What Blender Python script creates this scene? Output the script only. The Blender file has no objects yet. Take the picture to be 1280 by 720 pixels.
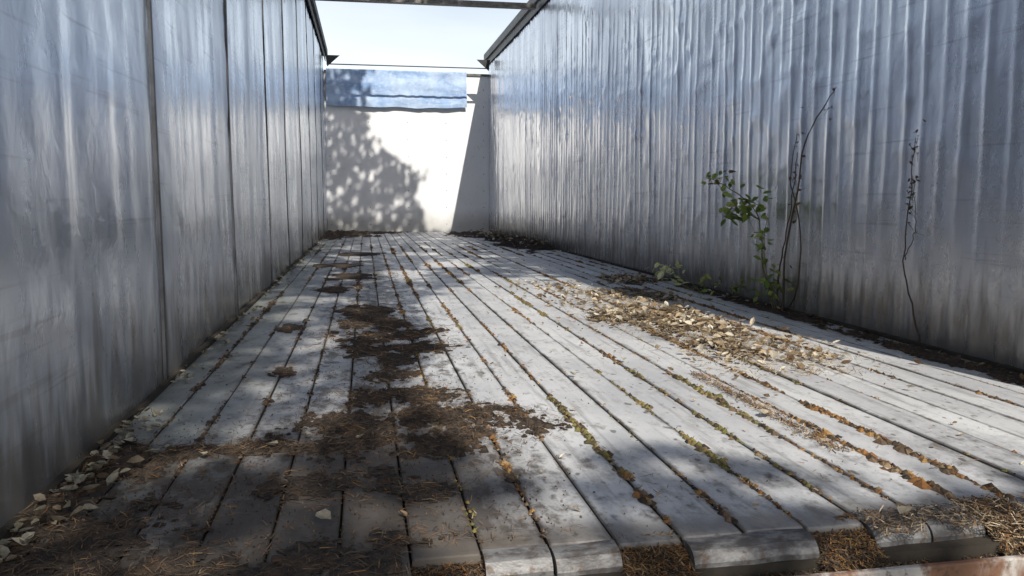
import bpy, math, random
import numpy as np
from mathutils import Vector, Matrix, noise, Euler
random.seed(7)
R=random.random
def U(a,b): return a+(b-a)*random.random()
def N(x,y,z=0.0): return noise.noise(Vector((x,y,z)))
sc=bpy.context.scene
XL,XR=-0.57,1.93; Y0,Y1=1.04,12.6; HW=2.65
SX,SY=0.20,1.10     # sun travel per 1 m of fall: -SX in x, +SY in y

# ------------------------------------------------------------ helpers
def link(o): sc.collection.objects.link(o); return o
def mk(name,verts,faces,mat,smooth=False,cols=None,parent=None):
    me=bpy.data.meshes.new(name); me.from_pydata([tuple(v) for v in verts],[],faces); me.update()
    if cols is not None:
        at=me.attributes.new("Col",'FLOAT_COLOR','POINT')
        arr=np.ones((len(verts),4),dtype=np.float32); arr[:,:3]=np.array(cols,dtype=np.float32)
        at.data.foreach_set("color",arr.ravel())
    if smooth: me.polygons.foreach_set("use_smooth",[True]*len(me.polygons))
    if mat: me.materials.append(mat)
    o=link(bpy.data.objects.new(name,me))
    if parent: o.parent=parent
    return o
class Buf:
    def __init__(s): s.v=[];s.f=[];s.c=[]
    def add(s,vs,fs,col):
        b=len(s.v); s.v+=vs; s.f+=[tuple(i+b for i in f) for f in fs]; s.c+=[col]*len(vs)
def box(B,x0,x1,y0,y1,z0,z1,col=(1,1,1)):
    vs=[(x,y,z) for x in(x0,x1) for y in(y0,y1) for z in(z0,z1)]
    B.add(vs,[(0,1,3,2),(4,6,7,5),(0,4,5,1),(2,3,7,6),(0,2,6,4),(1,5,7,3)],col)
def tube(B,pts,rad,col=(1,1,1),seg=6):
    pts=[Vector(p) for p in pts]; vs=[];fs=[]
    for i,p in enumerate(pts):
        d=(pts[min(i+1,len(pts)-1)]-pts[max(i-1,0)]).normalized()
        a=d.orthogonal().normalized(); b=d.cross(a)
        r=rad[i] if isinstance(rad,(list,tuple)) else rad
        for k in range(seg):
            t=2*math.pi*k/seg; vs.append(tuple(p+a*math.cos(t)*r+b*math.sin(t)*r))
    for i in range(len(pts)-1):
        for k in range(seg):
            k2=(k+1)%seg; fs.append((i*seg+k,i*seg+k2,(i+1)*seg+k2,(i+1)*seg+k))
    fs.append(tuple(range(seg))); fs.append(tuple((len(pts)-1)*seg+k for k in range(seg)))
    B.add(vs,fs,col)

class M:
    def __init__(s,name):
        s.m=bpy.data.materials.new(name); s.m.use_nodes=True; s.nt=s.m.node_tree
        s.b=s.nt.nodes["Principled BSDF"]; s.pos=s.n("ShaderNodeNewGeometry").outputs["Position"]
    def n(s,t,**k):
        x=s.nt.nodes.new(t)
        for a,v in k.items(): setattr(x,a,v)
        return x
    def l(s,a,b): s.nt.links.new(a,b)
    def setin(s,node,key,v):
        if isinstance(v,bpy.types.NodeSocket): s.l(v,node.inputs[key])
        else: node.inputs[key].default_value=v
    def P(s,k,v):
        if isinstance(v,tuple) and len(v)==3: v=(*v,1)
        s.setin(s.b,k,v)
    def scale(s,v,src=None):
        x=s.n("ShaderNodeVectorMath",operation='MULTIPLY'); s.l(src or s.pos,x.inputs[0]); x.inputs[1].default_value=v; return x.outputs[0]
    def noise(s,sc_=5,v=None,det=3,rough=.55,dist=0):
        x=s.n("ShaderNodeTexNoise"); x.inputs["Scale"].default_value=sc_; x.inputs["Detail"].default_value=det
        x.inputs["Roughness"].default_value=rough; x.inputs["Distortion"].default_value=dist
        s.l(v if v is not None else s.pos,x.inputs["Vector"]); return x.outputs["Fac"]
    def math(s,op,a,b=0.0,c=None,clamp=False):
        x=s.n("ShaderNodeMath",operation=op); x.use_clamp=clamp
        s.setin(x,0,a); s.setin(x,1,b)
        if c is not None: s.setin(x,2,c)
        return x.outputs[0]
    def ss(s,v,a,b,lo=0.0,hi=1.0):
        x=s.n("ShaderNodeMapRange",interpolation_type='SMOOTHSTEP'); s.setin(x,0,v)
        x.inputs[1].default_value=a;x.inputs[2].default_value=b;x.inputs[3].default_value=lo;x.inputs[4].default_value=hi
        return x.outputs[0]
    def mix(s,f,a,b):
        x=s.n("ShaderNodeMix",data_type='RGBA')
        s.setin(x,0,f)
        for k,v in((6,a),(7,b)):
            if isinstance(v,tuple): v=(*v[:3],1)
            s.setin(x,k,v)
        return x.outputs[2]
    def xyz(s):
        x=s.n("ShaderNodeSeparateXYZ"); s.l(s.pos,x.inputs[0]); return x.outputs
    def bump(s,h,st=.3,d=.01,nrm=None):
        x=s.n("ShaderNodeBump"); x.inputs["Strength"].default_value=st; x.inputs["Distance"].default_value=d
        s.l(h,x.inputs["Height"])
        if nrm: s.l(nrm,x.inputs["Normal"])
        return x.outputs[0]

# ------------------------------------------------------------ materials
def wall_mat(name,c1,c2,r0,r1):
    m=M(name); X,Y,Z=m.xyz()
    n1=m.noise(1.3,m.scale((1,2.2,.6)),3,.6); n2=m.noise(6,m.scale((1,4,.7)),3,.6); n3=m.noise(40,m.scale((1,1,.5)),2,.6)
    col=m.mix(m.ss(n1,.35,.65),c1,c2)
    col=m.mix(m.ss(n2,.52,.78,0,.35),col,(.38,.40,.44))
    hs=m.noise(1.0,m.scale((1,1.6,60)),2,.6); col=m.mix(m.ss(hs,.60,.72,0,.3),col,(.27,.27,.30))
    g=m.math('ADD',Z,m.math('MULTIPLY',n2,-.45)); col=m.mix(m.ss(g,-.18,.14,.85,0),col,(.10,.085,.065))
    m.P("Base Color",col); m.P("Metallic",m.ss(g,-.1,.2,.35,.90))
    m.P("Roughness",m.math('ADD',m.ss(n1,.3,.7,r0,r1),m.math('MULTIPLY',n3,.08)))
    b=m.bump(n3,.10,.004); b=m.bump(m.noise(13,m.scale((1,1.6,1.3)),2,.5,.8),.17,.008,b)
    m.P("Normal",b); return m.m
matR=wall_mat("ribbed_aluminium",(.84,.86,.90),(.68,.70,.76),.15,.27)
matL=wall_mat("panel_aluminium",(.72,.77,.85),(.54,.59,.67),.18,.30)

def flat(name,c,rough=.7,metal=0,var=.4,sc_=12,bump=.2):
    m=M(name); n=m.noise(sc_,None,4,.65)
    m.P("Base Color",m.mix(m.ss(n,.3,.7),tuple(x*(1-var) for x in c),tuple(min(1,x*(1+var*.6)) for x in c)))
    m.P("Roughness",rough);m.P("Metallic",metal); m.P("Normal",m.bump(n,bump,.006)); return m.m
m_black=flat("black_rail",(.03,.03,.032),.6,0)
m_joint=flat("joint_sealant",(.045,.047,.055),.5,0.2)
m_rail=flat("weathered_rail",(.16,.15,.14),.5,.5)
m_sub=flat("subfloor_dirt",(.035,.028,.02),.95)
m_out=flat("outer_skin",(.6,.6,.6),.5,.2)

# floor
m=M("aluminium_slats"); X,Y,Z=m.xyz()
idx=m.math('FLOOR',m.math('DIVIDE',m.math('SUBTRACT',X,XL),2.5/24))
wn=m.n("ShaderNodeTexWhiteNoise",noise_dimensions='1D'); m.l(idx,wn.inputs["W"])
n1=m.noise(2.2,m.scale((1.5,.8,1)),4,.65); n2=m.noise(14,m.scale((1.4,.8,1)),4,.7); n3=m.noise(75,None,3,.7)
nst=m.noise(5,m.scale((7,.35,1)),3,.6)
col=m.mix(m.ss(n1,.3,.7),(.48,.485,.50),(.74,.74,.735))
col=m.mix(m.math('MULTIPLY',wn.outputs["Value"],.40),col,(.40,.405,.42))
col=m.mix(m.ss(n2,.52,.68,0,.5),col,(.27,.265,.26))
col=m.mix(m.ss(n3,.60,.70,0,.4),col,(.80,.80,.79))
col=m.mix(m.ss(n3,.42,.32,0,.35),col,(.28,.265,.25))
col=m.mix(m.ss(nst,.53,.69,0,.55),col,(.26,.25,.24))
pit=m.noise(38,m.scale((1,.6,1)),1,.5); col=m.mix(m.ss(pit,.69,.74,0,.7),col,(.09,.075,.055))
alg=m.ss(m.math('ADD',X,m.math('MULTIPLY',n1,.35)),-.28,-.0,.7,0); col=m.mix(alg,col,(.125,.15,.10))
fr=m.math('FRACT',m.math('DIVIDE',m.math('SUBTRACT',X,XL),2.5/24)); ed=m.math('ABSOLUTE',m.math('SUBTRACT',fr,.5))
ed=m.math('ADD',ed,m.math('MULTIPLY',m.math('SUBTRACT',n2,.5),.28)); edm=m.ss(ed,.39,.51,0,.88); col=m.mix(edm,col,(.085,.068,.05))
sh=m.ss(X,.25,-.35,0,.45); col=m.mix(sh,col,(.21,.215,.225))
dx=m.math('ADD',m.ss(X,-.05,.60,0,1),m.ss(Y,1.45,2.0,0,1)); dd=m.math('ADD',dx,m.math('MULTIPLY',m.math('SUBTRACT',n2,.5),3.2)); dd=m.math('ADD',dd,m.math('MULTIPLY',m.math('SUBTRACT',n1,.5),2.0))
dm=m.ss(dd,.0,1.1,.92,0); col=m.mix(dm,col,(.055,.042,.032))
hx=m.math('ABSOLUTE',m.math('SUBTRACT',X,.04)); hd=m.math('ADD',hx,m.math('MULTIPLY',m.math('SUBTRACT',n2,.5),-1.5)); hd=m.math('ADD',hd,m.math('MULTIPLY',m.math('SUBTRACT',n1,.5),-.8))
hm=m.ss(hd,-.06,.26,.8,0); hm=m.math('MULTIPLY',hm,m.ss(Y,5.5,8.5,1,0)); col=m.mix(hm,col,(.078,.064,.050))
nz=m.ss(Z,-.014,-.003,.92,0); col=m.mix(nz,col,(.075,.066,.058))
ne=m.math('ADD',Y,m.math('MULTIPLY',n2,-.2)); nem=m.math('MULTIPLY',m.ss(ne,1.06,1.13,.7,0),m.ss(X,.0,.1,0,1)); col=m.mix(nem,col,(.14,.12,.10))
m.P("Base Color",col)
m.P("Metallic",.08); m.P("Roughness",m.math('ADD',m.ss(n2,.3,.7,.36,.58),m.math('MULTIPLY',dm,.3)))
m.P("Normal",m.bump(n3,.3,.002,m.bump(n2,.3,.004))); m_floor=m.m

# white bulkhead
m=M("white_bulkhead_paint"); X,Y,Z=m.xyz()
n1=m.noise(1.5,m.scale((1,1,.7)),4,.6); n2=m.noise(16,None,3,.7)
col=m.mix(m.ss(n1,.35,.7),(.88,.88,.88),(.81,.815,.82)); col=m.mix(m.ss(n2,.60,.72,0,.4),col,(.48,.46,.43))
col=m.mix(m.ss(m.math('ADD',Z,m.math('MULTIPLY',n1,-.5)),-.2,.15,.6,0),col,(.33,.31,.27))
m.P("Base Color",col); m.P("Roughness",.55); m.P("Normal",m.bump(n1,.3,.02)); m_white=m.m

m=M("blue_polytarp"); n1=m.noise(2.2,m.scale((1,1,2.5)),3,.6,.5); n2=m.noise(20,None,3)
col=m.mix(m.ss(n1,.36,.60),(.24,.37,.60),(.42,.54,.72)); col=m.mix(m.ss(n2,.5,.7,0,.4),col,(.62,.70,.80))
m.P("Base Color",col); m.P("Roughness",.6); m.P("Normal",m.bump(n1,.4,.03)); m_tarp=m.m

m=M("rusted_steel"); n1=m.noise(8,m.scale((1,1,.5)),5,.7); n2=m.noise(45,None,3,.7)
col=m.mix(m.ss(n1,.42,.60),(.17,.085,.05),(.46,.43,.40)); col=m.mix(m.ss(n2,.5,.65,0,.7),col,(.08,.045,.03))
m.P("Base Color",col); m.P("Roughness",.8); m.P("Metallic",.0); m.P("Normal",m.bump(n1,.6,.006,m.bump(n2,.4,.003))); m_rust=m.m

def attr_mat(name,rough=.75,trans=0,bump=0,simple=False):
    m=M(name); a=m.n("ShaderNodeAttribute",attribute_name="Col").outputs["Color"]
    if simple: m.P("Base Color",a); m.P("Roughness",rough); return m.m
    n=m.noise(160,None,2); m.P("Base Color",m.mix(m.ss(n,.35,.7,.0,.35),a,(.03,.02,.012))); m.P("Roughness",rough)
    if trans:
        t=m.n("ShaderNodeBsdfTranslucent"); m.l(a,t.inputs[0]); mx=m.n("ShaderNodeMixShader"); mx.inputs[0].default_value=trans
        m.l(m.b.outputs[0],mx.inputs[1]); m.l(t.outputs[0],mx.inputs[2]); m.l(mx.outputs[0],m.nt.nodes["Material Output"].inputs[0])
    if bump: m.P("Normal",m.bump(n,bump,.003))
    return m.m
m_leaf=attr_mat("dry_leaf",.6,.25); m_green=attr_mat("green_leaf",.45,.35); m_needle=attr_mat("needles",.8,simple=True); m_moss=attr_mat("moss_lumps",.95,0,.6)
m_crown=attr_mat("crown_leaf",.5,simple=True)
m_bark=flat("bark",(.11,.085,.065),.9,0,.5,8,.8)
m=M("litter_humus"); n1=m.noise(60,None,4,.75); n2=m.noise(12,None,3)
col=m.mix(m.ss(n1,.35,.68),(.014,.010,.008),(.075,.052,.035)); col=m.mix(m.ss(n2,.52,.70,0,.45),col,(.12,.068,.032))
m.P("Base Color",col); m.P("Roughness",.95); m.P("Normal",m.bump(n1,1,.008)); m_hum=m.m

# ------------------------------------------------------------ side walls
def ridge(p,w):
    f=p-math.floor(p+.5); return math.exp(-(f/w)**2)
def dentL(y,z): return .016*N(y*1.1,z*.5,11)+.008*N(y*4.5,z*1.0,12)
def build_wall(name,side,mat):
    ys=np.arange(Y0,Y1+.03,.0115); zs=np.linspace(-.03,HW,100); V=[];F=[]
    for y in ys:
        if side>0:
            k=math.floor(y/.098+.5); a=.0062*(.75+1.2*N(k*.7,3)); jit=.16*N(k*1.3,17)
        else:
            k=math.floor(y/.14+.5); a=.0038*(.6+1.2*N(k*.9,9)); jit=.15*N(k*1.7,19)
        for z in zs:
            if side>0:
                rib=a*(1+.8*N(k*2.1,z*2.6,6))*ridge(y/.098+jit+.10*N(k*1.9,z*1.8,8),.14)
                hi=max(0,1-abs(z-1.4)/1.5)
                d=rib+.014*N(y*.9,z*.5,1)+.006*N(y*3.6,z*1.3,2)+.0034*N(y*9,z*5,3)
                d+=.0070*max(0,N(y*7,z*15,5)-.12)*2*hi*(1 if y>3.2 else .5)
            else:
                seam=(y-2.36)/1.29; fs=seam-math.floor(seam+.5)
                d=a*ridge(y/.14+jit+.06*N(k,z*1.3,2),.24)+dentL(y,z)+.0030*N(y*10,z*2.6,13)+.0020*N(y*12,z*12,14)-.004*math.exp(-(fs*1.29/.03)**2)
            V.append(((XR-d) if side>0 else (XL+d),y,z))
    nz=len(zs)
    for i in range(len(ys)-1):
        for j in range(nz-1):
            a=i*nz+j; q=(a,a+1,a+nz+1,a+nz); F.append(q if side<0 else q[::-1])
    root=mk(name,V,F,mat,True)
    B=Buf(); s=side; xo=XR if s>0 else XL
    box(B,min(xo+s*.035,xo+s*.06),max(xo+s*.035,xo+s*.06),Y0,Y1+.05,-.12,HW)
    yy=Y0+.3
    while yy<Y1: box(B,min(xo+s*.06,xo+s*.1),max(xo+s*.06,xo+s*.1),yy,yy+.06,-.12,HW-.02); yy+=.6
    box(B,min(xo+s*.02,xo+s*.07),max(xo+s*.02,xo+s*.07),Y0-.05,Y0-.003,-.12,HW)
    mk("outer_skin",B.v,B.f,m_out,parent=root)
    B=Buf()
    a,b=sorted((xo-s*.060,xo+s*.065)); box(B,a,b,Y0-.05,Y1+.08,HW+.003,HW+.10)
    a,b=sorted((xo-s*.030,xo-s*.022)); box(B,a,b,Y0-.05,Y1,HW-.085,HW)
    mk("top_rail",B.v,B.f,m_rail if s>0 else m_black,parent=root)
    B=Buf()
    if s<0:
        for k in range(-1,8):
            y=2.36+1.29*k
            if Y0<y<Y1-.1:
                w={0:.011,1:.012,3:.014}.get(k,.004)
                n=26; vs=[];fs=[]
                for i in range(n+1):
                    z=HW*i/n; yy=y+.008*N(k*3.1,z*1.2); dd=dentL(yy,z)+.0075
                    vs+=[(XL+dd-.008,yy-w,z),(XL+dd,yy-w+.001,z),(XL+dd,yy+w-.001,z),(XL+dd-.008,yy+w,z)]
                    if i:
                        b=4*i
                        for j in range(3): fs.append((b-4+j,b-3+j,b+1+j,b+j))
                B.add(vs,fs,(1,1,1))
        mk("panel_joint",B.v,B.f,m_joint,parent=root)
    B=Buf(); a,b=sorted((xo,xo-s*.02)); box(B,a,b,Y0,Y1,-.02,.012); mk("foot_angle",B.v,B.f,m_sub,parent=root)
    return root
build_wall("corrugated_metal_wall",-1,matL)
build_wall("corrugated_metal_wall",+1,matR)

# ------------------------------------------------------------ floor slats
B=Buf(); W=2.5/24; seams=[XL+k*W for k in range(25)]
noses=((7,8,1.088),(10,11,1.076),(13,14,1.094),(17,18,1.092),(20,21,1.094)); nosek={}
for a_,b_,y_ in noses: nosek[a_]=y_; nosek[b_]=y_
for k in range(24):
    x0=XL+k*W+.0020; x1=XL+(k+1)*W-.0020
    if k<6: ye=.97
    elif k in nosek: ye=nosek[k]+.050
    else: ye=1.128+U(-.006,.014)
    dz=U(-.0025,.0018)
    def prof(y,dr): return [(x0,y,-.026-dr+dz),(x0,y,-.0025-dr+dz),(x0+.0025,y,-dr+dz),(x1-.0025,y,-dr+dz),(x1,y,-.0025-dr+dz),(x1,y,-.026-dr+dz)]
    rows=[(ye-.006,.003),(ye-.003,.0008),(ye+.004,0),(1.5,0),(2.0,0),(3,0),(4.5,0),(7,0),(10,0),(Y1+.02,0)]
    vs=[];fs=[]
    for (yy,dr) in rows: vs+=prof(yy,dr)
    for i in range(len(rows)-1):
        for j in range(5): a=i*6+j; fs.append((a,a+1,a+7,a+6))
    fs.append((5,4,3,2,1,0)); B.add(vs,fs,(1,1,1))
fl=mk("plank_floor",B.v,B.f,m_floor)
m=M("worn_steel"); n1=m.noise(14,m.scale((1,2,1)),4,.7); n2=m.noise(60,None,3,.7)
col=m.mix(m.ss(n1,.38,.62),(.085,.08,.08),(.24,.235,.23)); col=m.mix(m.ss(n2,.52,.66,0,.7),col,(.10,.065,.04))
m.P("Base Color",col); m.P("Metallic",.3); m.P("Roughness",.55); m.P("Normal",m.bump(n1,.5,.006,m.bump(n2,.4,.003))); m_lip=m.m
B=Buf()
for a_,b_,y_ in noses:
    for (ka,kb) in (((a_,a_+1),(b_,b_+1)) if a_!=10 else ((a_,b_+1),)):
        xa=XL+ka*W+.002; xb=XL+kb*W-.002; n=14; prof2=[(.046,-.0012),(.024,-.0022),(.012,-.006),(.004,-.013),(.000,-.022),(0,-.034),(.004,-.046),(.046,-.046)]
        vs=[];fs=[]; yo=U(-.004,.004)
        for i in range(n+1):
            x=xa+(xb-xa)*i/n; w=.003*N(x*22,y_*9,4); w2=.0025*N(x*9,3,8)
            for (py,pz) in prof2: vs.append((x,y_+yo+py+(w if py<.03 else 0)+.004*(i/n-.5),pz+w2-.001))
        m_=len(prof2)
        for i in range(n):
            for j in range(m_): fs.append((i*m_+j,i*m_+(j+1)%m_,(i+1)*m_+(j+1)%m_,(i+1)*m_+j))
        fs.append(tuple(range(m_))[::-1]); fs.append(tuple(n*m_+j for j in range(m_))); B.add(vs,fs,(1,1,1))
mk("wear_bars",B.v,B.f,m_lip,parent=fl)
B=Buf(); box(B,XL,XR,1.07,Y1,-.06,-.0305); mk("subfloor",B.v,B.f,m_sub,parent=fl)

# rear sill
B=Buf(); box(B,XL-.06,XR+.06,1.050,1.42,-.10,-.0615); box(B,XL-.06,XR+.06,1.037,1.0495,-.26,-.041); box(B,XL-.06,XR+.06,1.06,1.5,-.27,-.11)
sill=mk("rear_sill",B.v,B.f,m_rust); bv=sill.modifiers.new("b",'BEVEL'); bv.width=.003; bv.segments=2
B=Buf()
for x in(.1,1.2): box(B,x,x+.12,1.5,Y1,-.55,-.12)
for i in range(16): box(B,XL,XR,1.8+i*.7,1.86+i*.7,-.12,-.062)
for x in(.1,1.2):
    for y in(1.6,10.5): box(B,x+.01,x+.11,y,y+.12,-1.3,-.55)
mk("trailer_underframe",B.v,B.f,m_rust)

# bulkhead
B=Buf(); box(B,XL-.03,XR+.03,Y1,Y1+.05,-.06,2.42)
bh=mk("front_bulkhead_wall",B.v,B.f,m_white)
B=Buf()
for i in range(5):
    for j in range(9):
        x=XL+.06+i*.59; z=.12+j*.26
        tube(B,[(x,Y1-.004,z),(x,Y1+.01,z)],.007,seg=8)
mk("rivets",B.v,B.f,m_rail,parent=bh)
B=Buf(); box(B,XL,XR,Y1-.02,Y1-.002,2.405,2.44); mk("top_cap",B.v,B.f,m_rail,parent=bh)

# tarp
V=[];F=[]; nx,nz=110,36
for i in range(nx+1):
    u=i/nx; x=XL+.03+u*(2.12)
    for j in range(nz+1):
        w=j/nz; bot=1.90+.025*N(x*3,2)+(.04*(u-.5)**2) ; z=2.455-(2.455-bot)*w
        f=.018*N(x*5,z*2,4)+.012*N(x*12,z*3,5)+.010*math.sin(z*26+2*N(x*2,1))*(.4+.6*N(x*1.5,8))
        V.append((x+.006*N(x*3,z*9,6),Y1-.05-.02*w-f,z))
for i in range(nx):
    for j in range(nz): a=i*(nz+1)+j; F.append((a,a+1,a+nz+2,a+nz+1))
b=len(V)
for i in range(nx+1): V.append((V[i*(nz+1)][0],Y1+.12,2.46+.01*N(i*.2,1))); V.append((V[i*(nz+1)][0],Y1+.14,2.2))
for i in range(nx): F.append((i*(nz+1),(i+1)*(nz+1),b+2*i+2,b+2*i)); F.append((b+2*i,b+2*i+2,b+2*i+3,b+2*i+1))
mk("blue_tarp",V,F,m_tarp,True)

def bow(y,z,h,d,mat,gus):
    B=Buf(); box(B,XL+.062,XR-.062,y,y+d,z,z+h)
    if gus:
        for s,x in((1,XL+.05),(-1,XR-.05)):
            vs=[(x,y-.002,z+.13),(x+s*.20,y-.002,z+.13),(x+s*.02,y-.002,z-.03),(x,y+.02,z+.13),(x+s*.20,y+.02,z+.13),(x+s*.02,y+.02,z-.03)]
            B.add(vs,[(0,1,2),(5,4,3),(0,3,4,1),(1,4,5,2),(2,5,3,0)],(1,1,1))
    return mk("roof_crossbar",B.v,B.f,mat)
bow(8.75,2.57,.05,.09,m_rail,False)
bow(12.1,2.445,.012,.03,m_black,True)

# ------------------------------------------------------------ litter
needle=Buf(); moss=Buf()
def leaf(Bf,p,size,yaw,pitch,roll,curl,col,wr=.45):
    L=size; w=size*wr
    P=[(-.5,0,0),(-.2,w/L*.8,0),(.15,w/L*.75,0),(.5,0,0),(.15,-w/L*.75,0),(-.2,-w/L*.8,0),(-.2,0,0),(.15,0,0)]
    M3=Euler((roll,pitch,yaw)).to_matrix(); vs=[]
    tw=U(-.6,.6)
    for x,y,z in P:
        zz=curl*(abs(y)*1.3+(x*x)*.9)+tw*x*y
        vs.append(tuple(Vector(p)+M3@Vector((x*L,y*L,zz*L))))
    Bf.add(vs,[(0,6,1),(1,6,7,2),(2,7,3),(0,5,6),(5,4,7,6),(4,3,7)],col)
def sliver(Bf,p,L,w,yaw,pitch,col):
    d=Vector((math.cos(yaw)*math.cos(pitch),math.sin(yaw)*math.cos(pitch),math.sin(pitch)))*L*.5
    s=Vector((-math.sin(yaw),math.cos(yaw),U(-.5,.5)))*w*.5; p=Vector(p)
    up=Vector((0,0,L*U(-.05,.12)))
    Bf.add([tuple(p-d-s),tuple(p-d+s),tuple(p+s+up),tuple(p-s+up),tuple(p+d)],[(0,1,2,3),(3,2,4)],col)
def lump(Bf,p,r,h,col):
    vs=[];a0=R()*6
    for k in range(5):
        t=a0+k*1.2566; rr=r*U(.6,1.4); vs.append((p[0]+math.cos(t)*rr,p[1]+math.sin(t)*rr*1.4,p[2]-.001))
    vs.append((p[0]+U(-.3,.3)*r,p[1]+U(-.3,.3)*r,p[2]+h)); Bf.add(vs,[(0,1,5),(1,2,5),(2,3,5),(3,4,5),(4,0,5)],col)
brown=[(.050,.034,.023),(.080,.054,.034),(.11,.072,.042),(.030,.022,.016),(.17,.115,.07)]
straw=[(.46,.35,.22),(.62,.51,.36),(.30,.21,.12),(.76,.69,.56),(.20,.13,.07)]  # dry straw, with whitish tones that paint in sun overexposure
orange=[(.27,.13,.04),(.21,.095,.028),(.33,.19,.065),(.12,.065,.025)]
olive=[(.15,.14,.045),(.20,.17,.05),(.09,.08,.03),(.24,.17,.06)]
pale=[(.40,.37,.28),(.33,.30,.21),(.48,.45,.36),(.24,.20,.14),(.28,.21,.14)]
mounds=[(.095,1.78,.23,.15,.016),(.15,1.86,.16,.11,.011),(-.06,1.70,.19,.055,.011),(-.22,1.69,.18,.030,.011),(-.37,1.685,.16,.030,.012),(-.50,1.65,.09,.10,.022),(-.535,1.45,.05,.24,.014),
 (.085,2.10,.12,.13,.007),(.06,2.33,.08,.12,.005),(.06,2.95,.19,.28,.009),(.17,2.85,.12,.12,.006),(-.01,3.6,.11,.32,.008),(.11,3.3,.07,.18,.005),(-.13,4.7,.12,.17,.008),(-.10,5.5,.12,.24,.008),(-.2,6.4,.15,.25,.007),(-.05,7.6,.15,.3,.007),
 (-.3,11.6,.35,.9,.05),(.2,12.3,.5,.3,.03),(1.75,9.6,.26,1.9,.06),(1.55,11.4,.3,.8,.05),(1.68,4.9,.18,.25,.010),(1.30,3.25,.17,.44,.006),(1.22,2.55,.10,.16,.004),(1.05,3.3,.09,.16,.003),
 (-.25,2.45,.035,.06,.005),(.10,2.55,.06,.12,.004),(-.05,1.45,.14,.07,.003),(.10,1.38,.07,.05,.003),(-.45,1.2,.14,.20,.005),(-.30,3.3,.05,.10,.004),(1.84,2.3,.05,.6,.010),(1.86,3.6,.045,.9,.012),(1.50,4.1,.10,.28,.005),(-.15,1.12,.24,.08,.003)]
V=[];F=[]
def fieldh(mo,x,y):
    cx,cy,rx,ry,h=mo; r=((x-cx)/rx)**2+((y-cy)/ry)**2
    st=1 if cy<2.6 else (1.3 if cy<7 else 3)
    v=(1-r)*.70+1.25*N(x*9/st+3,y*6/st,1)+.9*N(x*24/st,y*16/st,2)+1.0*N(x*70/st,y*60/st,3)-(.06 if h>.0095 and cy<2 else .22)
    return h*v if v<.35 else h*(.35+(v-.35)*.55)+h*.25*N(x*70,y*70,4)
for mi,mo in enumerate(mounds):
    cx,cy,rx,ry,h=mo; st=.0050 if cy<2.6 else (.009 if cy<5 else .03)
    ex=1.6; nx=int(rx*2*ex/st); ny=int(ry*2*ex/st); ids={}
    H=[[fieldh(mo,cx-rx*ex+i*st,cy-ry*ex+j*st) for j in range(ny+1)] for i in range(nx+1)]
    off=.0016+mi*.00006
    def vid(i,j):
        k=(i,j)
        if k not in ids:
            x=min(max(cx-rx*ex+i*st,XL+.004),XR-.004); y=cy-ry*ex+j*st
            ids[k]=len(V); V.append((x,y,max(H[i][j],-.0015)+off-.001))
        return ids[k]
    for i in range(nx):
        for j in range(ny):
            if max(H[i][j],H[i+1][j],H[i][j+1],H[i+1][j+1])>0:
                if cx-rx*ex+i*st<XL or cx-rx*ex+i*st>XR or cy-ry*ex+j*st>Y1-.01: continue
                if cy-ry*ex+j*st<1.16 and cx-rx*ex+i*st>.04: continue
                F.append((vid(i,j),vid(i+1,j),vid(i+1,j+1),vid(i,j+1)))
hum=mk("pine_needle_litter",V,F,m_hum,True)
for mi,mo in enumerate(mounds):
    cx,cy,rx,ry,h=mo
    n=int(min(6000,rx*ry*(100000 if cy<2.6 else (32000 if cy<5 else 2500))))
    leafy=mi in(22,23,24,21,33)
    for _ in range(n):
        a=R()*6.283; q=math.sqrt(R())*1.6; x=cx+math.cos(a)*rx*q; y=cy+math.sin(a)*ry*q
        f=fieldh(mo,x,y)
        if f<-.15*h and R()<.78: continue
        if not(XL+.01<x<XR-.01) or y>Y1-.05 or y<1.0 or (x>.05 and y<1.15): continue
        z=max(0,f)+.002+R()*.004
        cc=random.choice(straw if leafy and R()<.7 else (orange if (mi in(7,9,25) and R()<.35) or R()<.08 else brown))
        far=1 if cy<2.6 else (1.5 if cy<5 else 3)
        sliver(needle,(x,y,z),U(.010,.034)*min(far,1.8),U(.0008,.0018)*far,R()*6.283,U(-.2,.25),cc)
for _ in range(5600):
    x=random.gauss(-.02,.25) if R()<.75 else U(XL+.02,XR-.03); y=1.0+abs(random.gauss(0,1.2))
    if not(XL+.02<x<XR-.02) or (x>.05 and y<1.15): continue
    if N(x*6,y*4,88)<-.1: continue
    sliver(needle,(x,y,.002),U(.006,.028),U(.0007,.0014),R()*6.28,U(-.05,.1),random.choice(brown+orange[:2]))
for _ in range(3200):
    t=R()
    if t<.6: x=XL+.02+abs(random.gauss(0,.40)); y=1.0+abs(random.gauss(0,.5))
    else: x=random.gauss(.05,.15); y=1.2+abs(random.gauss(0,1.8))
    if x>1 or x<XL+.01 or (x>.05 and y<1.15): continue
    s=1+max(0,y-2)*.2
    lump(moss,(x,y,.0008),U(.0008,.0022)*s,U(.0008,.002)*s,random.choice(brown))
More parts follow.
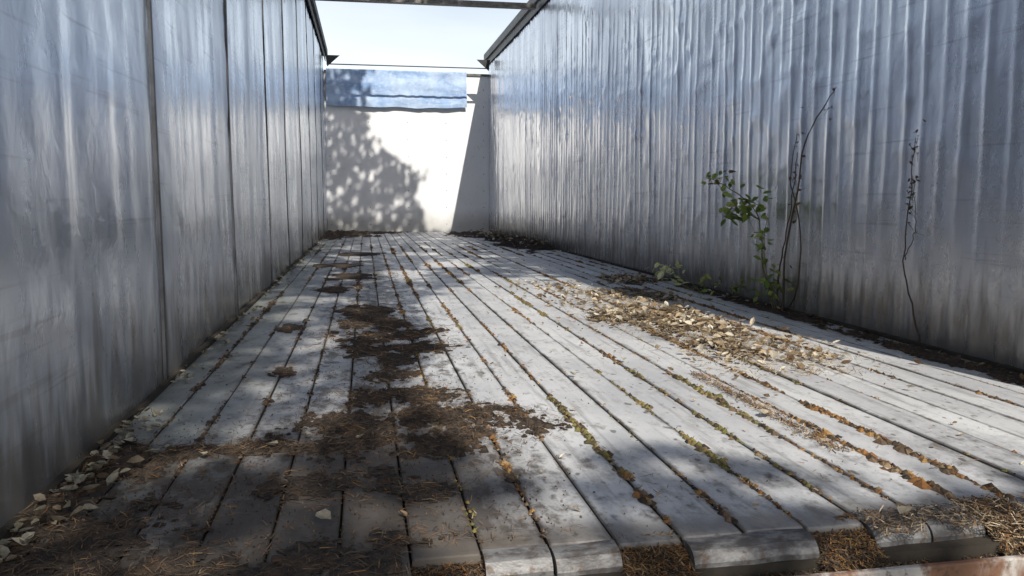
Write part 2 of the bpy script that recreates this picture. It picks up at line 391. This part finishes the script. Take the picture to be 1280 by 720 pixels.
# moss and grit in the seams
for k in range(1,24):
    x=seams[k]; right=x>.14
    y=1.16 if x>.05 else 1.0
    wk=.5+.9*((k*37)%10)/10
    while y<9.5:
        dens=N(k*5.3,y*.9,3)+.7*N(k*3.7,y*5,5)+.5*N(k*1.7,y*16,9)
        p=(.42*wk+dens*1.7-.03*y) if right else (.14+dens*.9)
        if .85<x<1.05 and 1.5<y<2.2: p+=.8
        if 1.0<x<1.5 and 2.2<y<4: p+=.4
        step=.0030*(1+y*.25)
        if R()<p:
            s=U(.0016,.0048)*(1+max(0,dens)*1.9)*(1+y*.08)*(1.0 if right else .8)
            warm=N(k*2.2,y*.9,8)
            pal=brown if not right else (olive if warm>.16 else (orange if R()<.65 else straw[2:3]+brown))
            if R()<.34: pal=brown
            lump(moss,(x+random.gauss(0,.0032+.005*max(0,dens)),y,.0006),s,s*U(.4,.9),random.choice(pal))
            if R()<.28: sliver(needle,(x+random.gauss(0,.006),y,.003),U(.01,.025),.0014*(1+y*.1),random.gauss(1.57,.6),U(-.1,.2),random.choice(pal+straw[:1]))
        y+=step
for _ in range(1100):
    y=U(1.45,2.2); x=.955+random.gauss(0,.010+.012*abs(N(y*6,1)))
    sliver(needle,(x,y,U(.002,.010)),U(.01,.03),U(.001,.0020),random.gauss(1.57,.7),U(-.2,.3),random.choice(orange+straw[:3]+brown))
g=lambda k:XL+k*W
for (xa,xb,ya,yb,za,zb,n,pal) in((g(9),g(10),1.055,1.14,-.050,-.010,2300,brown+straw[2:3]+orange),(g(12),g(13),1.055,1.15,-.050,-.006,2600,brown+orange[1:3]),(g(15),g(17),1.06,1.16,-.048,.004,4200,orange[:2]+straw[:3]+brown),(g(19),g(20),1.06,1.15,-.048,0,1500,orange[:2]+straw[:3]+brown),(g(6),g(7),1.055,1.14,-.05,-.012,2000,brown+orange[1:2]),(.10,1.85,1.050,1.095,-.0605,-.050,7500,brown+straw[2:3]+orange[:1]),(g(13),g(17),1.07,1.15,-.006,.004,1500,straw[:3]+brown+orange[:1])):
    for _ in range(n):
        t=R(); x=xa+(xb-xa)*t; y=U(ya,yb); z=za+(zb-za)*((y-ya)/(yb-ya))**.7+U(0,.008)
        if N(x*14,y*10,77)<-.3: continue
        sliver(needle,(x,y,z),U(.010,.034),U(.001,.002),R()*6.28,U(-.35,.35),random.choice(pal))
V=[];F=[]
for (ka,kb) in((6,7),(9,10),(12,13),(15,17),(19,20),(22,24)):
    xa,xb=g(ka)+.003,g(kb)-.003; nx=max(8,int((xb-xa)/.007)); ny=14; b=len(V)
    for i in range(nx+1):
        for j in range(ny+1):
            x=xa+(xb-xa)*i/nx; y=1.056+.08*j/ny; V.append((x,y,-.058+.048*(j/ny)**.7+.006*N(x*40,y*40,5)))
    for i in range(nx):
        for j in range(ny): a=b+i*(ny+1)+j; F.append((a,a+ny+1,a+ny+2,a+1))
mk("humus_pocket",V,F,m_hum,True,parent=hum)
mk("needle_scatter",needle.v,needle.f,m_needle,cols=needle.c,parent=hum)
mk("seam_moss",moss.v,moss.f,m_moss,cols=moss.c)

# leaf litter
LB=Buf()
def rl(x,y,z,s,pal,tilt=.35):
    c=random.choice(pal); k=U(.7,1.15); leaf(LB,(x,y,z),s,R()*6.28,random.gauss(0,tilt),random.gauss(0,tilt),U(.1,.9),tuple(v*k for v in c),U(.22,.46))
def seamx(x):
    k=round((x-XL)/W); return XL+k*W
for _ in range(2000):
    t=R()**.9; y=2.15+2.1*t; cx=1.27+.07*math.sin(t*9); x=cx+random.gauss(0,.15)
    if N(x*6,y*4,33)+.5*N(x*15,y*12,34)<-.02+.6*abs(t-.5): continue
    if R()<.38: x=seamx(x)+random.gauss(0,.012)
    rl(min(x,XR-.05),y,U(.003,.018),U(.012,.040),straw,.34)
for _ in range(260):
    x=random.gauss(1.30,.10); y=random.gauss(3.15,.28); rl(x,y,U(.006,.026),U(.020,.048),straw[:2]+straw[3:4]+straw[2:3],.45)
for _ in range(230): rl(random.gauss(1.08,.14),U(3.7,4.9),U(.003,.010),U(.015,.040),straw,.25)
for _ in range(130): rl(random.gauss(1.68,.10),random.gauss(4.9,.13),U(.004,.018),U(.02,.04),straw)
for _ in range(80): rl(random.gauss(1.22,.08),random.gauss(2.5,.12),U(.004,.018),U(.015,.040),straw,.3)
for _ in range(330):
    y=1.2+11*R()**1.6
    if N(y*2.5,3)>-.2: rl(XL+.022+abs(random.gauss(0,.026)),y,U(.003,.014),U(.014,.032),pale)
for _ in range(85): rl(XL+.03+abs(random.gauss(0,.06)),random.gauss(1.62,.15),U(.006,.032),U(.014,.034),pale+brown[2:])
for _ in range(140): rl(U(1.5,1.88),U(8,12),U(.02,.07),U(.03,.06),straw)
for _ in range(70): rl(XR-.04-abs(random.gauss(0,.03)),U(1.6,8),U(.004,.02),U(.02,.035),straw+brown)
for _ in range(130): rl(random.gauss(.95,.45),U(1.2,4.2),.005,U(.008,.020),straw)
for (x,y,s) in((-.075,1.27,.034),(.585,2.22,.030),(.93,1.72,.04),(.86,1.12,.036),(-.2,1.68,.030),(-.13,1.74,.026),(-.33,1.64,.026),(-.02,1.70,.026),(1.45,1.9,.026),(1.3,2.3,.03),(1.33,2.2,.03),(.8,2.4,.026)):
    leaf(LB,(x,y,.010),s,R()*6,U(-.2,.2),U(-.3,.3),.5,(.50,.44,.32),.42)
mk("leaf_litter",LB.v,LB.f,m_leaf,cols=LB.c)
SB=Buf()
for _ in range(4600):
    t=R(); y=2.1+2.3*t; x=1.26+.07*math.sin(t*9)+random.gauss(0,.16)
    if R()<.5: x=seamx(x)+random.gauss(0,.010)
    if x<XR-.03: sliver(SB,(x,y,U(.003,.018)),U(.015,.050),U(.0012,.0028),random.gauss(1.57,.9),U(-.15,.2),random.choice(straw))
mk("straw_litter",SB.v,SB.f,m_leaf,cols=SB.c)

# ------------------------------------------------------------ weeds
def curve(pts,n=18,j=.006):
    pts=[Vector(p) for p in pts]; out=[]
    for i in range(len(pts)-1):
        p0=pts[max(i-1,0)];p1=pts[i];p2=pts[i+1];p3=pts[min(i+2,len(pts)-1)]
        for k in range(n//(len(pts)-1)+1):
            t=k/(n//(len(pts)-1)+1)
            out.append(.5*((2*p1)+(p2-p0)*t+(2*p0-5*p1+4*p2-p3)*t*t+(3*p1-p0-3*p2+p3)*t**3)+Vector((U(-j,j)*.3,U(-j,j),U(-j,j)*.5)))
    out.append(pts[-1]); return out
def plant(name,stems,leaves):
    S=Buf(); L=Buf()
    for pts,r,col in stems:
        c=curve(pts); tube(S,c,[r*(1-.7*i/len(c)) for i in range(len(c))],col,5)
    for (c,rad,n,s0,s1,pal) in leaves:
        for _ in range(n):
            p=Vector(c)+Vector((random.gauss(0,rad[0]),random.gauss(0,rad[1]),random.gauss(0,rad[2])))
            p.x=min(p.x,XR-.03); p.z=max(p.z,.01)
            k=U(.7,1.2); q=random.choice(pal)
            leaf(L,p,U(s0,s1),R()*6.28,U(-.2,1.1),random.gauss(0,.6),U(.1,.5),tuple(v*k for v in q),.36)
            tube(S,[p,p+Vector((U(-.01,.02),U(-.03,.03),U(-.03,.01)))],.0009,(.12,.10,.05),3)
    o=mk(name,S.v,S.f,m_leaf,True,cols=S.c)
    if L.v: mk("leaves",L.v,L.f,m_green,cols=L.c,parent=o)
    return o
stemc=(.09,.058,.04); gr=[(.22,.31,.06),(.31,.39,.09),(.14,.22,.045),(.38,.41,.12)]; yl_lit=[(.74,.78,.36),(.62,.70,.28),(.82,.82,.52)]; dr=[(.12,.07,.04),(.18,.11,.06)]  # the bright yellows paint sunlight into the low weed leaves
plant("weed_plant",[
 ([(1.88,3.36,0),(1.87,3.34,.25),(1.86,3.24,.55),(1.86,3.20,.75),(1.85,3.05,.88),(1.85,2.96,.96)],.0055,stemc),
 ([(1.87,3.40,0),(1.86,3.36,.22),(1.85,3.27,.48),(1.86,3.25,.72)],.005,stemc),
 ([(1.88,3.33,0),(1.87,3.22,.15),(1.88,3.24,.40),(1.87,3.32,.62),(1.86,3.26,.80)],.0045,stemc),
 ([(1.87,3.42,0),(1.85,3.50,.2),(1.83,3.52,.42),(1.80,3.62,.52),(1.78,3.85,.60),(1.77,4.0,.64)],.0045,(.16,.13,.06)),
 ([(1.87,3.40,0),(1.86,3.46,.12),(1.84,3.48,.30),(1.82,3.42,.45)],.0035,(.16,.16,.07)),
 ([(1.83,3.52,.42),(1.80,3.62,.46),(1.78,3.75,.47)],.003,stemc)],
 [((1.80,3.60,.47),(.03,.11,.035),54,.035,.068,gr),((1.78,3.86,.60),(.02,.10,.035),34,.022,.048,gr+dr),((1.82,3.47,.32),(.02,.05,.05),18,.03,.05,gr),
  ((1.85,3.44,.09),(.03,.07,.05),30,.03,.055,gr),((1.86,3.40,.2),(.01,.03,.05),8,.025,.04,gr),((1.86,3.25,.62),(.008,.03,.12),30,.012,.026,dr),((1.85,3.0,.90),(.008,.03,.03),6,.01,.02,dr)])
plant("low_weed",[
 ([(1.80,4.05,0),(1.76,4.15,.06),(1.70,4.25,.10)],.003,(.2,.2,.08)),([(1.80,4.05,0),(1.78,4.0,.07),(1.74,3.9,.10)],.003,(.2,.2,.08)),([(1.80,4.1,0),(1.74,4.3,.05),(1.68,4.45,.08)],.003,(.2,.2,.08))],
 [((1.68,4.24,.11),(.03,.13,.025),36,.03,.062,yl_lit),((1.78,3.95,.08),(.03,.09,.025),16,.03,.05,gr+yl_lit[1:2]),((1.84,3.7,.08),(.02,.08,.03),12,.03,.05,gr)])
plant("dried_vine",[
 ([(1.90,2.46,.02),(1.89,2.50,.15),(1.89,2.55,.30),(1.89,2.54,.48),(1.88,2.52,.62),(1.88,2.51,.73)],.0035,(.06,.04,.03)),
 ([(1.89,2.55,.30),(1.89,2.50,.42),(1.89,2.53,.6)],.0022,(.06,.04,.03))],
 [((1.885,2.52,.58),(.006,.012,.09),40,.010,.022,[(.07,.045,.03),(.10,.065,.04)])])

# ------------------------------------------------------------ trees behind / beside (unseen; leaves placed to shape the shade in the trailer)
def inpoly(x,y,P):
    c=False;n=len(P)
    for i in range(n):
        x1,y1=P[i];x2,y2=P[i-1]
        if (y1>y)!=(y2>y) and x<(x2-x1)*(y-y1)/(y2-y1)+x1: c=not c
    return c
LIT=[(.30,4.1),(.22,3.2),(.15,2.3),(.10,1.80),(.16,1.42),(.36,1.32),(.50,1.60),(.80,1.44),(1.05,1.28),(1.3,1.16),(1.6,1.2),(2.1,1.3),(2.1,4.6),(1.5,5.1),(1.0,5.15),(.60,4.9)]
def lit(x,y):
    jx=x+.09*N(x*3,y*3,21)+.05*N(x*8,y*8,22); jy=y+.14*N(x*3,y*2,23)+.07*N(x*8,y*7,24)
    if y>Y1:
        z=(y-Y1)/SY; X=x+SX*z+.16*N(x*2.5,z*2.5,31)+.12*N(x*6,z*6,32)+.07*N(x*15,z*15,33)
        a=max(0,min(1,(X-.0)/.16))
        zt=1.10+.5*N(X*2,5)-.45*max(0,X-.3)
        b=1 if X>.85 else max(0,min(1,(z-zt+.15)/.3))
        f=min(a,b if X>.08 else 0) if X<.85 else 1
        return f if f<1 else 1.0
    if x<XL:
        z=(XL-x)/SX; yy=y-SY*z
        return .99 if N(yy*1.6,z*1.4,41)+.5*N(yy*5,z*3,42)>-.08 else 0
    if y<1.12 and x>.25:
        if x>.82: return .99 if N(x*5,y*4,91)>-.30 else 0
        return .95 if N(x*5,y*4,91)>.12 else 0
    if inpoly(jx,jy,LIT): return .997 if N(x*4,y*3,51)+.3*N(x*11,y*11,52)>-.58 else .1
    for cx,cy,rx,ry in((-.215,1.18,.10,.06),(-.31,1.12,.05,.04),(-.10,1.30,.045,.05),(.0,1.22,.05,.05),(-.17,1.50,.05,.05),(.34,1.20,.07,.04),(-.3,2.2,.08,.10),(-.15,2.9,.08,.16),(-.28,1.9,.05,.08),(.25,5.6,.2,.30),(.7,6.3,.3,.3),(-.3,3.6,.06,.2)):
        if ((jx-cx)/rx)**2+((jy-cy)/ry)**2<1: return .99
    th=.32 if (y>1.6 or x<.1) else .16
    return .97 if N(x*3.2,y*1.8,61)+.5*N(x*9,y*7,62)>th else 0
TL=[Buf(),Buf()]
gt=[(.06,.10,.02),(.09,.13,.03),(.14,.14,.03),(.05,.075,.018)]
def twigleaf(Bf,p,s):
    a=Vector((R()-.5,R()-.5,R()-.5)).normalized(); b=a.orthogonal().normalized()
    p=Vector(p); Bf.add([tuple(p-a*s*.6),tuple(p+b*s*.4),tuple(p+a*s*.6),tuple(p-b*s*.4)],[(0,1,2,3)],random.choice(gt))
for _ in range(34000):
    x=U(-1.4,2.3); y=U(-.6,15.8)
    if R()<lit(x,y): continue
    h=5.0+2.2*R()+.8*N(x*.6,y*.4,71)
    if y>Y1: h+=1.0
    twigleaf(TL[0] if y-SY*h<2.2 else TL[1],(x+SX*h,y-SY*h,h),U(.06,.13))
for ti,(cx,cy,cz,rx,ry,rz) in enumerate(((-2.6,-3.5,6.6,2.4,4.2,2.2),(-3.2,4.6,6.6,2.3,3.0,2.0))):
    for _ in range(6000):
        v=Vector((random.gauss(0,1),random.gauss(0,1),random.gauss(0,1))).normalized()*(R()**.4)
        x=cx+v.x*rx;y=cy+v.y*ry;z=cz+v.z*rz
        if N(x*.9,y*.9,z*.9)<-.12: continue
        fx=x-SX*z; fy=y+SY*z
        if -1.4<fx<2.3 and -.6<fy<15.8: continue
        twigleaf(TL[ti],(x,y,z),U(.10,.18))
def limb(B,a,b,r0,r1,sag=.3):
    a=Vector(a);b=Vector(b); mid=(a+b)/2+Vector((U(-.3,.3),U(-.3,.3),sag)); c=curve([a,mid,b],10,.05)
    tube(B,c,[r0+(r1-r0)*i/(len(c)-1) for i in range(len(c))],(1,1,1),7)
def tree(base,fork,tips,lb):
    B=Buf(); c=curve([base,((base[0]+fork[0])/2+.1,(base[1]+fork[1])/2,(base[2]+fork[2])/2),fork],10,.04)
    tube(B,c,[.24-.10*i/(len(c)-1) for i in range(len(c))],(1,1,1),12)
    for t in tips:
        limb(B,fork,t,.09,.02)
        for _ in range(4):
            q=Vector(fork).lerp(Vector(t),U(.5,.9)); limb(B,q,q+Vector((U(-.7,.7),U(-.9,.9),U(.0,.8))),.025,.006,.05)
    o=mk("deciduous_tree",B.v,B.f,m_bark,True)
    mk("crown",lb.v,lb.f,m_crown,cols=lb.c,parent=o)
tree((-3.2,-3.4,-1.32),(-3.0,-3.2,3.9),[(-3.5,-5.5,7),(-4,-2.5,7.5),(-1.2,-6.2,6.6),(.2,-5.6,6.4),(1.2,-.2,6.4),(.4,1.0,6.8),(-1.4,-2.5,7.6)],TL[0])
tree((-3.4,4.4,-1.32),(-3.2,4.3,4.0),[(-4.5,5.5,7),(-3.6,3.2,7.8),(.9,4.6,6.6),(.2,3.2,6.8),(-1.0,6.2,7.2)],TL[1])

# ground
m=M("grass_and_soil"); n1=m.noise(.8,None,4,.6); n2=m.noise(14,None,4,.7)
col=m.mix(m.ss(n1,.4,.6),(.06,.075,.03),(.10,.085,.055)); col=m.mix(m.ss(n2,.5,.7,0,.6),col,(.14,.11,.06))
m.P("Base Color",col); m.P("Roughness",.95); m.P("Normal",m.bump(n2,.8,.03))
mk("ground",[(-600,-600,-1.3),(600,-600,-1.3),(600,600,-1.3),(-600,600,-1.3)],[(0,1,2,3)],m.m)

# ------------------------------------------------------------ light & sky
w=bpy.data.worlds.new("World"); sc.world=w; w.use_nodes=True; nt=w.node_tree
sky=nt.nodes.new("ShaderNodeTexSky"); sky.sky_type='NISHITA'; sky.sun_disc=False
el=math.atan2(1,math.hypot(SX,SY)); sky.sun_elevation=el; sky.sun_rotation=math.atan2(SX,-SY); sky.air_density=1.0; sky.dust_density=1.8
tc=nt.nodes.new("ShaderNodeTexCoord"); sx=nt.nodes.new("ShaderNodeSeparateXYZ"); nt.links.new(tc.outputs["Generated"],sx.inputs[0])
mr=nt.nodes.new("ShaderNodeMapRange"); mr.interpolation_type='SMOOTHSTEP'; nt.links.new(sx.outputs[2],mr.inputs[0])
mr.inputs[1].default_value=.46; mr.inputs[2].default_value=.14; mr.inputs[3].default_value=0; mr.inputs[4].default_value=.9
nn=nt.nodes.new("ShaderNodeTexNoise"); nn.inputs["Scale"].default_value=3; nn.inputs["Detail"].default_value=4
vm=nt.nodes.new("ShaderNodeVectorMath"); vm.operation='MULTIPLY'; vm.inputs[1].default_value=(1,1,3.5); nt.links.new(tc.outputs["Generated"],vm.inputs[0]); nt.links.new(vm.outputs[0],nn.inputs["Vector"])
m2=nt.nodes.new("ShaderNodeMapRange"); nt.links.new(nn.outputs[0],m2.inputs[0]); m2.inputs[1].default_value=.3;m2.inputs[2].default_value=.65;m2.inputs[3].default_value=.75;m2.inputs[4].default_value=1
mm=nt.nodes.new("ShaderNodeMath"); mm.operation='MULTIPLY'; nt.links.new(mr.outputs[0],mm.inputs[0]); nt.links.new(m2.outputs[0],mm.inputs[1])
mx=nt.nodes.new("ShaderNodeMix"); mx.data_type='RGBA'; nt.links.new(mm.outputs[0],mx.inputs[0]); nt.links.new(sky.outputs[0],mx.inputs[6]); mx.inputs[7].default_value=(10.8,11.6,12.2,1)
bg=nt.nodes["Background"]; nt.links.new(mx.outputs[2],bg.inputs[0]); bg.inputs[1].default_value=.105
sd=bpy.data.lights.new("sun",'SUN'); sd.energy=5; sd.angle=math.radians(.45); sd.color=(1,.95,.86)
so=link(bpy.data.objects.new("sun",sd)); so.rotation_euler=Vector((-SX,SY,-1)).to_track_quat('-Z','Y').to_euler(); so.location=(3,-8,12)

# ------------------------------------------------------------ camera
cd=bpy.data.cameras.new("camera"); cd.sensor_width=36; cd.lens=28.1; cd.clip_start=.05; cd.clip_end=2000
co=link(bpy.data.objects.new("camera",cd)); co.location=(0,0,.52)
yaw,pit=math.radians(10.36),math.radians(6.39)
fwd=Vector((math.sin(yaw)*math.cos(pit),math.cos(yaw)*math.cos(pit),-math.sin(pit)))
co.rotation_mode='QUATERNION'; co.rotation_quaternion=fwd.to_track_quat('-Z','Y')
sc.camera=co
sc.view_settings.view_transform='Standard'; sc.view_settings.look='None'; sc.view_settings.exposure=0
